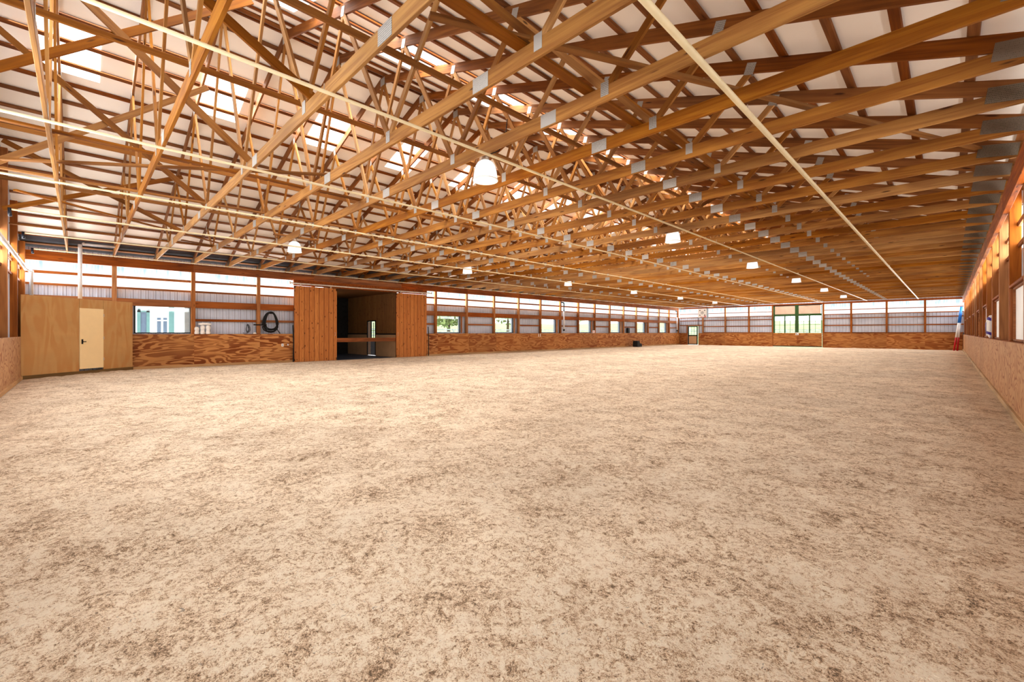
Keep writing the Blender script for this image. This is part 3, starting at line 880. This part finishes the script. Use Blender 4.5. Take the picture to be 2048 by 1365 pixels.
def downpipe(x, y, label, z0=1.6):
    t = thing('downpipe', label, 'pipe', (x, y, 0), 0, 'white pipes on the left wall')
    bm = bmesh.new(); tube(bm, [(0, 0, z0), (0, 0, 3.1)], 0.065, 14); obj('white_pipe', bm, 'pvc_white', t, True)
    bm = bmesh.new(); tube(bm, [(0, 0, 3.1), (0, 0, 3.7), (0, -0.04, 3.78), (-0.02, -0.12, 3.82), (-0.04, -0.3, 3.82)], 0.045, 12); obj('black_elbow', bm, 'rubber', t, True)
    bm = bmesh.new(); lathe(bm, [(0.001, z0-0.1), (0.05, z0-0.09), (0.085, z0-0.03), (0.085, z0+0.03), (0.066, z0+0.04)], 16); obj('black_cap', bm, 'rubber', t, True)
    bm = bmesh.new(); tube(bm, [(0, 0, 1.33), (0, 0, z0-0.08)], 0.03, 10); obj('pipe_foot', bm, 'pvc_white', t, True)
downpipe(-22.1+0.02, 27.9, 'white capped downpipe with black elbow midway along the left wall')
downpipe(-22.05, 48.7, 'white capped downpipe with black elbow in the far left corner')

bm = bmesh.new(); bx(bm, -0.08, 0.08, -0.2, 0.2, 0, 0.5); bmesh.ops.bevel(bm, geom=list(bm.edges), offset=0.02, segments=2, affect='EDGES')
tag(obj('black_box', bm, 'black', loc=(-22.3, 38.3, 1.325)), 'upright black box on the plywood ledge of the left wall', 'box')
t = thing('paper_sign', 'small white paper sign standing on the left ledge between far windows', 'sign', (-22.14, 32.2, 1.325))
bm = bmesh.new(); bx(bm, -0.005, 0.005, -0.16, 0.16, 0, 0.24); obj('sheet', bm, 'white', t)
bm = bmesh.new(); bx(bm, 0.005, 0.008, -0.06, 0.06, 0.07, 0.17); obj('printed_mark', bm, 'red', t)

t = thing('mounting_block', 'black plastic mounting block with two steps on the sand', 'mounting block', (-21.55, 38.3, 0), 0)
bm = bmesh.new()
prof = [(-0.45, 0), (-0.40, 0.56), (0.02, 0.56), (0.04, 0.30), (0.42, 0.30), (0.48, 0)]
va = [bm.verts.new((0.0, y, z)) for y, z in prof]; vb = [bm.verts.new((0.5, y, z)) for y, z in prof]
bm.faces.new(va); bm.faces.new(vb[::-1])
for i in range(len(prof)):
    j = (i+1) % len(prof); bm.faces.new((va[i], va[j], vb[j], vb[i]))
bmesh.ops.bevel(bm, geom=list(bm.edges), offset=0.02, segments=2, affect='EDGES')
obj('step_body', bm, 'rubber', t)
bm = bmesh.new(); bx(bm, 0.04, 0.46, -0.36, -0.02, 0.562, 0.575); bx(bm, 0.04, 0.46, 0.08, 0.40, 0.302, 0.315); obj('tread', bm, 'mat_floor', t)

# ------------------------------------------------------------------ plumbing by the closet
def pvc_run(name, label, pts, r, mat='pvc_white', fit=None):
    t = thing(name, label, 'pipe', (0, 0, 0))
    bm = bmesh.new(); tube(bm, pts, r, 14); obj('pipe', bm, mat, t, True)
    bm = bmesh.new()
    for p in (fit or []): bmesh.ops.create_icosphere(bm, subdivisions=2, radius=r*1.35, matrix=Matrix.Translation(p))
    obj('elbow', bm, mat, t, True)
pvc_run('drain_pipe', 'upright white plastic pipe rising from the closet top past the header', [(-21.05, 0.0, 2.53), (-21.05, 0.0, 4.42)], 0.055)
pvc_run('feed_pipe', 'thin white plastic pipe running over the header from the upright closet pipe', [(-21.07, 0.075, 4.44), (-21.4, 0.95, 4.50)], 0.04, fit=[(-21.08, 0.09, 4.45)])
pvc_run('vent_pipe', 'sloping grey white pipe on the near wall dropping into the closet', [(-9.0, -1.2, 3.46), (-17.9, -1.2, 3.43), (-20.5, -1.2, 3.40), (-20.95, -1.12, 3.37), (-20.97, -1.12, 2.56)], 0.046, fit=[(-20.95, -1.12, 3.37), (-20.5, -1.2, 3.40)])

# ------------------------------------------------------------------ irrigation pipes under the chords
for i in range(7):
    x = -(1.80 + 3.29*i)
    t = thing('sprinkler_pipe', f'cream sprinkler pipe under the trusses, {o_(i+1)} from the right wall', 'pipe', (x, 0, Z_CH-0.035), 0, 'cream sprinkler pipes under the trusses')
    r = 0.034 if i == 0 else 0.021
    bm = bmesh.new(); tube(bm, [(0, -1.1, 0), (0, 49.3, 0)], r, 12); obj('pipe_run', bm, 'pvc', t, True)
    bm = bmesh.new(); tube(bm, [(0, -1.13, 0.03), (0, -1.13, -0.08), (0, -1.12, -0.16)], 0.032, 8); obj('end_valve', bm, 'navy', t, True)
    bm = bmesh.new(); tube(bm, [(0, 24.3, 0), (0.02, 24.3, 0.22)], 0.03, 8); obj('riser', bm, 'pvc', t, True)
    bm = bmesh.new()
    for q in range(12):
        y = 2.0 + 4.0*q
        tube(bm, [(0, y, r), (0, y, r+0.07)], 0.006, 6)
    tag(obj('hanger_pin', bm, 'alu', t))

# ------------------------------------------------------------------ high bay lamps
def build_lamp(x, y, label):
    t = thing('dome_lamp', label, 'lamp', (x, y, 4.05), 0, 'white dome lamps hung from the trusses')
    bm = bmesh.new()
    prof = [(0.215, 0.0), (0.212, 0.03), (0.205, 0.10), (0.195, 0.17), (0.175, 0.25), (0.14, 0.31), (0.09, 0.345), (0.06, 0.35)]
    lathe(bm, prof, 32); obj('dome_shade', bm, 'lamp', t, True)
    bm = bmesh.new(); lathe(bm, [(0.001, 0.35), (0.065, 0.35), (0.07, 0.42), (0.055, 0.46), (0.001, 0.46)], 20); obj('lamp_cap', bm, 'alu', t, True)
    bm = bmesh.new(); lathe(bm, [(0.205, 0.0), (0.222, 0.0), (0.222, 0.015), (0.205, 0.015)], 32); obj('rim', bm, 'white', t, True)
    board('lamp_mount', (0, -0.62, 0.50), (0, 0.75, 0.50), 0.04, 0.19, 'brace', t)
    bm = bmesh.new(); tube(bm, [(0.03, 0.03, 0.45), (0.22, 0.12, 0.5), (0.3, 0.2, 0.75), (0.24, 0.3, 1.1)], 0.008, 6); obj('cable', bm, 'rubber', t, True)
    return t
lamp0 = None
for row, x in (('right', -5.72), ('left', -15.26)):
    for k in range(6):
        y = 5.03 + 7.315*k
        lab = f'white glowing dome lamp in the {row} row, {o_(k+1)} from the camera end'
        if lamp0 is None: lamp0 = build_lamp(x, y, lab)
        else: dup(lamp0, (x, y, 4.05), lab)
        ld = bpy.data.lights.new('dome_lamp_light', 'POINT'); ld.energy = 30; ld.color = (1.0, 0.78, 0.48); ld.shadow_soft_size = 0.15
        lo = bpy.data.objects.new('dome_lamp_light', ld); C.objects.link(lo); lo.location = (x, y, 3.98)

# ------------------------------------------------------------------ far wall doors and fittings
DX0, DX1 = -12.46, -8.42
d2 = thing('door_2', None, None, (0, YF-0.06, 0), kind='structure')
xm = (DX0+DX1)/2
bm = bmesh.new()
bx(bm, DX0, DX0+0.14, 0, 0.05, 1.3, 4.02); bx(bm, DX1-0.06, DX1, 0, 0.05, 1.3, 4.02)
bx(bm, xm-0.15, xm+0.15, -0.015, 0.05, 1.3, 4.05); bx(bm, DX0, DX1, 0.001, 0.051, 2.98, 3.18)
obj('green_frame', bm, 'green', d2)
bm = bmesh.new(); bx(bm, DX0, DX1, -0.01, 0.06, 3.98, 4.06); bx(bm, DX0, DX1, -0.01, 0.06, 0.0, 0.07); obj('dark_rail', bm, 'black', d2)
for a, b in ((DX0+0.14, xm-0.15), (xm+0.15, DX1-0.10)):
    bm = bmesh.new(); bx(bm, a, b, 0.01, 0.04, 3.18, 3.98); obj('transom_panel', bm, 'beige', d2)
    m_ = (a+b)/2
    for p, q in ((a, m_-0.05), (m_+0.05, b)):
        bm = bmesh.new(); bx(bm, p, q, 0.02, 0.028, 1.36, 2.98); g = obj('window_pane', bm, 'glass', d2)
        bm = bmesh.new(); c_ = (p+q)/2; bx(bm, c_-0.012, c_+0.012, 0.012, 0.03, 1.36, 2.98); bx(bm, p, q, 0.012, 0.03, 2.12, 2.145); obj('muntin', bm, 'green', g)
    bm = bmesh.new(); bx(bm, m_-0.05, m_+0.05, 0, 0.05, 1.34, 3.0); obj('window_stile', bm, 'green', d2)
for a, b in ((DX0, xm), (xm, DX1)):
    board('kick_panel', (a, -0.01, 0.70), (b, -0.01, 0.70), 1.26, 0.03, 'ply_far', d2)
# dressage letter
t = thing('letter_sign', 'small white square sign with a black letter C on the green doors', 'sign', (xm+0.03, YF-0.10, 1.13))
bm = bmesh.new(); bx(bm, -0.13, 0.13, -0.012, 0, 0, 0.26); obj('sign_board', bm, 'white', t)
bm = bmesh.new(); n = 24
va, vb = [], []
for k in range(n+1):
    an = math.radians(48 + 264*k/n)
    va.append(bm.verts.new((0.088*math.cos(an), -0.015, 0.13 + 0.10*math.sin(an)))); vb.append(bm.verts.new((0.055*math.cos(an), -0.015, 0.13 + 0.066*math.sin(an))))
for k in range(n): bm.faces.new((va[k], va[k+1], vb[k+1], vb[k]))
obj('letter', bm, 'black', t)
# small far left door
d3 = thing('door_3', None, None, (0, YF-0.05, 0), kind='structure')
a, b = -21.10, -20.02
bm = bmesh.new()
for x in (a, b-0.09): bx(bm, x, x+0.09, -0.03, 0.05, 0, 2.09)
bx(bm, a, b, -0.03, 0.05, 2.0, 2.09); bx(bm, a, b, -0.03, 0.05, 0.98, 1.10); bx(bm, a, b, -0.03, 0.05, 0.0, 0.08)
obj('door_frame', bm, 'dkgreen', d3)
bm = bmesh.new(); bx(bm, a+0.09, b-0.09, 0.0, 0.02, 0.08, 0.98); obj('door_panel', bm, 'tan', d3)
bm = bmesh.new(); bx(bm, a+0.09, b-0.09, 0.008, 0.012, 1.10, 2.0); g = obj('window_pane', bm, 'glass', d3)
bm = bmesh.new()
for q in (1, 2):
    x = a+0.09 + (b-a-0.18)*q/3; bx(bm, x-0.012, x+0.012, -0.005, 0.015, 1.10, 2.0)
bx(bm, a+0.09, b-0.09, -0.005, 0.015, 1.53, 1.555); obj('muntin', bm, 'dkgreen', g)
bm = bmesh.new(); bx(bm, a-0.18, a-0.06, -0.02, 0.06, 0, 2.2); bx(bm, a-0.2, -19.5, -0.02, 0.06, 2.12, 2.24); obj('casing', bm, 'girt', d3)

# hanging square box
t = thing('hanging_box', 'square white box with a black ring and dots hung on two chains', 'box', (-18.33, 46.5, 2.95))
bm = bmesh.new(); bx(bm, -0.46, 0.46, 0, 0.45, 0, 0.96); bmesh.ops.bevel(bm, geom=list(bm.edges), offset=0.02, segments=2, affect='EDGES'); obj('housing', bm, 'dkgreen', t)
bm = bmesh.new(); bx(bm, -0.45, 0.45, -0.012, 0, 0.01, 0.95); fc = obj('face_plate', bm, 'white', t)
bm = bmesh.new()
for r0, r1 in ((0.10, 0.135), (0.0, 0.035)):
    n = 28
    va = [bm.verts.new((r0*math.cos(2*PI*k/n), -0.016, 0.5+r0*math.sin(2*PI*k/n))) for k in range(n)]
    vb = [bm.verts.new((r1*math.cos(2*PI*k/n), -0.016, 0.5+r1*math.sin(2*PI*k/n))) for k in range(n)]
    for k in range(n):
        try: bm.faces.new((va[k], va[(k+1) % n], vb[(k+1) % n], vb[k]))
        except ValueError: pass
obj('black_ring', bm, 'black', fc)
bm = bmesh.new()
for sx in (-1, 1):
    for sz in (-1, 1):
        n = 16; bm.faces.new([bm.verts.new((sx*0.25 + 0.055*math.cos(2*PI*k/n), -0.016, 0.5+sz*0.25 + 0.055*math.sin(2*PI*k/n))) for k in range(n)])
obj('corner_dot', bm, 'black', fc)
bm = bmesh.new(); bx(bm, -0.22, 0.05, -0.016, -0.013, 0.03, 0.07); bx(bm, 0.1, 0.4, -0.016, -0.013, 0.02, 0.06); bx(bm, 0.18, 0.4, -0.016, -0.013, 0.1, 0.17); obj('red_marking', bm, 'red', fc)
for x in (-0.40, 0.42):
    bm = bmesh.new(); tube(bm, [(x, 0.1, 0.95), (x, 0.1, 1.29), (x+0.08, 0.1, 1.6)], 0.025, 6); obj('chain', bm, 'black', t)

# striped poles in the far right corner
def pole(x0, y0, x1, y1, label):
    L = 3.42
    t = thing('striped_pole', label, 'pole', (x0, y0, 0), 0, 'striped jump poles leaning in the far right corner')
    d = Vector((x1-x0, y1-y0, 3.40))
    for nm, a, b, mt in (('red_band', 0, 0.29, 'red'), ('white_band', 0.29, 0.62, 'white'), ('blue_band', 0.62, 1.0, 'blue')):
        bm = bmesh.new(); tube(bm, [d*a, d*b], 0.055, 14); obj(nm, bm, mt, t, True)
pole(0.26, 47.3, 0.66, 48.9, 'red white and blue striped pole leaning in the corner, left one')
pole(0.44, 47.4, 0.70, 49.1, 'red white and blue striped pole leaning in the corner, right one')

# purple and white sack on the right ledge
t = thing('feed_sack', 'white sack with purple printed bands standing on the right ledge', 'sack', (0.875, 19.3, 1.225))
def sack_pt(u, v, off=0.0):
    an = 2*PI*u; z = 0.68*v
    w = 0.30*(1-0.35*abs(2*v-1)**4); dd = (0.10+off)*(1-0.75*abs(2*v-1)**3)
    return (dd*math.copysign(abs(math.cos(an))**0.7, math.cos(an)), (w+off)*math.copysign(abs(math.sin(an))**0.8, math.sin(an)), z)
bm = bmesh.new(); n, m = 28, 16
rings = [[bm.verts.new(sack_pt(k/n, j/m)) for k in range(n)] for j in range(m+1)]
for a, b in zip(rings, rings[1:]):
    for k in range(n): bm.faces.new((a[k], a[(k+1) % n], b[(k+1) % n], b[k]))
bm.faces.new(rings[0][::-1]); bm.faces.new(rings[-1]); sk = obj('sack_body', bm, 'white', t, True)
bm = bmesh.new()
for j0, j1, k0, k1 in ((2, 4, 11, 21), (12, 14, 11, 21), (5, 11, 12, 16)):
    g = [[bm.verts.new(sack_pt(k/n, (j + (0.9*math.sin((k-k0)/(k1-k0)*PI) if j0 != 5 else 0))/m, 0.006)) for k in range(k0, k1+1)] for j in range(j0, j1+1)]
    for a, b in zip(g, g[1:]):
        for k in range(len(a)-1): bm.faces.new((a[k], a[k+1], b[k+1], b[k]))
obj('purple_band', bm, 'purple', t, True)

# ------------------------------------------------------------------ outside
bm = bmesh.new()
n = 40; S = 160
g = []
for j in range(n+1):
    row = []
    for i in range(n+1):
        x = -130 + 200*i/n; y = -40 + 200*j/n
        d = max(0, -26 - x, y - 56)
        z = -0.25 + 0.055*max(0, d-4) + (0.02*max(0, d-4)*max(0, min(1, (x+14)/12)) if y > 56 else 0)
        row.append(bm.verts.new((x, y, min(z, 5.0))))
    g.append(row)
for a, b in zip(g, g[1:]):
    for i in range(n): bm.faces.new((a[i], a[i+1], b[i+1], b[i]))
# leave the arena footprint in place below the sand
tag(obj('ground', bm, 'grass', smooth=True), kind='structure')
bm = bmesh.new(); bx(bm, -32.6, -22.6, -14, 60, -0.26, -0.21)  # pale ground added to keep green grass bounce off the stable wall
tag(obj('path_added_bounce', bm, 'bounce_ground'), kind='structure')
def gz(x, y):
    d = max(0, -26 - x, y - 56)
    return min(-0.25 + 0.055*max(0, d-4) + (0.02*max(0, d-4)*max(0, min(1, (x+14)/12)) if y > 56 else 0), 5.0)
def fence(p, q, nseg, label):
    t = thing('paddock_fence', label, 'fence', (p[0], p[1], 0))
    pr_ = None
    for i in range(nseg+1):
        u = i/nseg; x, y = p[0]+(q[0]-p[0])*u, p[1]+(q[1]-p[1])*u; z = gz(x, y)
        lx, ly = x-p[0], y-p[1]
        board('fence_post', (lx, ly, z), (lx, ly, z+1.4), 0.13, 0.13, 'fence', t, up=(1, 0, 0), bev=0)
        if pr_:
            for h in (0.35, 0.68, 1.0, 1.3):
                board('fence_rail', (pr_[0], pr_[1], pr_[2]+h), (lx, ly, z+h), 0.13, 0.05, 'fence', t, bev=0)
        pr_ = (lx, ly, z)
fence((-42, 16), (-42, 92), 24, 'grey four rail paddock fence seen through the left windows')
fence((-32, 74), (4, 70), 14, 'grey four rail paddock fence seen through the far green doors')

def tree(x, y, h, r, label, seed):
    rn = random.Random(seed); z = gz(x, y)
    t = thing('leafy_tree', label, 'tree', (x, y, z-0.1), 0, 'trees in the paddock outside')
    bm = bmesh.new(); tube(bm, [(0, 0, 0), (0.05, 0.02, h*0.25), (0.0, 0.1, h*0.5), (0.1, 0, h*0.8)], [0.28, 0.22, 0.16, 0.05], 10)
    for q in range(5):
        an = q*1.3; tube(bm, [(0, 0, h*0.3+q*0.2), (math.cos(an)*r*0.4, math.sin(an)*r*0.4, h*0.5), (math.cos(an)*r*0.75, math.sin(an)*r*0.75, h*0.62)], [0.12, 0.08, 0.03], 6)
    obj('trunk', bm, 'bark', t, True)
    bm = bmesh.new()
    for q in range(2600):
        v = Vector((rn.gauss(0, 1), rn.gauss(0, 1), rn.gauss(0, 1))).normalized() * rn.random()**0.4
        p = Vector((v.x*r, v.y*r, h*0.62 + v.z*h*0.42))
        p += Vector((noise.noise(p*0.8), noise.noise(p*0.8+Vector((9, 0, 0))), noise.noise(p*0.8+Vector((0, 9, 0)))))*0.6
        a = Vector((rn.gauss(0, 1), rn.gauss(0, 1), rn.gauss(0, 1))).normalized(); b = a.orthogonal().normalized(); s = rn.uniform(0.2, 0.36)
        bm.faces.new([bm.verts.new(p + a*s), bm.verts.new(p + b*s*0.75), bm.verts.new(p - a*s), bm.verts.new(p - b*s*0.6)])
    obj('foliage', bm, 'leaf', t)
tree(-52, 38.5, 7.0, 4.6, 'leafy pale green tree outside the first window right of the passage', 1)
tree(-60, 58.5, 9.0, 4.5, 'spreading tree with a visible trunk outside the second window beyond the passage', 2)
tree(-66, 86, 9.0, 4.5, 'distant round tree outside the third window beyond the passage', 3)

# white stable block seen through the first left window
t = thing('stable_block', 'white stable block with teal posts outside the nearest left window', 'building', (-32.5, 2.6, 0))
bm = bmesh.new(); bx(bm, -6, 0, -9, 3.4, -0.2, 3.6); obj('wall', bm, 'barn_white', t)
bm = bmesh.new(); bx(bm, -6.5, 0.9, -9.4, 3.6, 3.6, 3.75); obj('roof', bm, 'jamb', t)
bm = bmesh.new(); bx(bm, 0.0, 0.06, 1.12, 1.36, -0.2, 3.6); obj('teal_post', bm, 'teal', t)
for y in (0.58, 0.86):
    bm = bmesh.new(); bx(bm, 0, 0.03, y, y+0.17, 0.6, 2.25); w = obj('window', bm, 'barn_grey', t)
    bm = bmesh.new(); bx(bm, 0.03, 0.05, y-0.02, y+0.19, 2.05, 2.12); obj('sash_bar', bm, 'barn_white', w)
bm = bmesh.new()
for y in (-0.30, 0.10): bx(bm, 0, 0.08, y, y+0.14, -0.2, 2.7)
bx(bm, 0, 0.08, -0.3, 0.24, 2.55, 2.75); obj('door_frame', bm, 'teal', t)
bm = bmesh.new(); bx(bm, 0.0, 0.04, -0.16, 0.10, -0.2, 2.55); obj('doorway', bm, 'barn_grey', t)

# ------------------------------------------------------------------ light
W = bpy.data.worlds.new('sky_world'); bpy.context.scene.world = W; W.use_nodes = True
nt = W.node_tree; bg = nt.nodes['Background']
bg.inputs[0].default_value = (0.93, 0.97, 1.0, 1); bg.inputs[1].default_value = 3.6

def area(name, loc, rot, sx, sy, radiance, color=(1, 1, 1)):
    ld = bpy.data.lights.new(name, 'AREA'); ld.shape = 'RECTANGLE'; ld.size = sx; ld.size_y = sy
    ld.energy = radiance*PI*sx*sy; ld.color = color
    o = bpy.data.objects.new(name, ld); C.objects.link(o); o.location = loc; o.rotation_euler = rot
    return o
DAY = (0.93, 0.97, 1.0)
area('left_clear_strip_daylight', (SX_L+0.03, 3.4, 3.55), (0, -PI/2, 0), 0.85, 9.4, 11.0, DAY)
area('left_clear_strip_daylight', (SX_L+0.03, 31.3, 3.55), (0, -PI/2, 0), 0.85, 36.2, 11.0, DAY)
ld = bpy.data.lights.new('passage_fill_light', 'POINT'); ld.energy = 38; ld.color = (1.0, 0.9, 0.76); ld.shadow_soft_size = 0.3  # fill light added to brighten the dark passage
o = bpy.data.objects.new('passage_fill_light', ld); C.objects.link(o); o.location = (-25.2, 9.4, 3.2)
area('right_clear_strip_daylight', (SX_R-0.03, 24.0, 3.55), (0, PI/2, 0), 0.85, 50.5, 8.0, DAY)
area('far_clear_strip_daylight', (-10.7, 49.6, 3.55), (-PI/2, 0, 0), 22.5, 0.9, 10.0, DAY)
area('near_clear_strip_daylight', (-10.7, -1.42, 3.55), (PI/2, 0, 0), 22.5, 0.9, 8.5, DAY)
for s in (1, -1):
    x = XC + s*2.4
    area('skylight_daylight', (x, 24.0, roof_z(x)+0.03), (0, -s*math.atan(SL)*-1, 0), 1.6, 50.0, 8.5, DAY)

# ------------------------------------------------------------------ camera
cam = bpy.data.cameras.new('camera'); co = bpy.data.objects.new('camera', cam); C.objects.link(co)
cam.sensor_width = 36.0; cam.sensor_fit = 'HORIZONTAL'; cam.lens = 869.0/2048*36
cam.shift_y = -17.5/2048
cam.clip_start = 0.05; cam.clip_end = 500
co.location = (0, 0, EYE); co.rotation_euler = (PI/2, 0, math.radians(45.17))
sc = bpy.context.scene
sc.camera = co
sc.view_settings.view_transform = 'Standard'
sc.view_settings.look = 'None'
sc.view_settings.exposure = 0.29
sc.view_settings.gamma = 0.88
try:
    sc.cycles.use_denoising = True
    sc.cycles.max_bounces = 8; sc.cycles.diffuse_bounces = 4; sc.cycles.glossy_bounces = 2; sc.cycles.transparent_max_bounces = 8
    sc.cycles.use_adaptive_sampling = True; sc.cycles.adaptive_threshold = 0.05
    sc.cycles.sample_clamp_indirect = 8.0
    for m in bpy.data.materials: m.cycles.emission_sampling = 'NONE'
    sc.cycles.use_light_tree = False
except Exception: pass
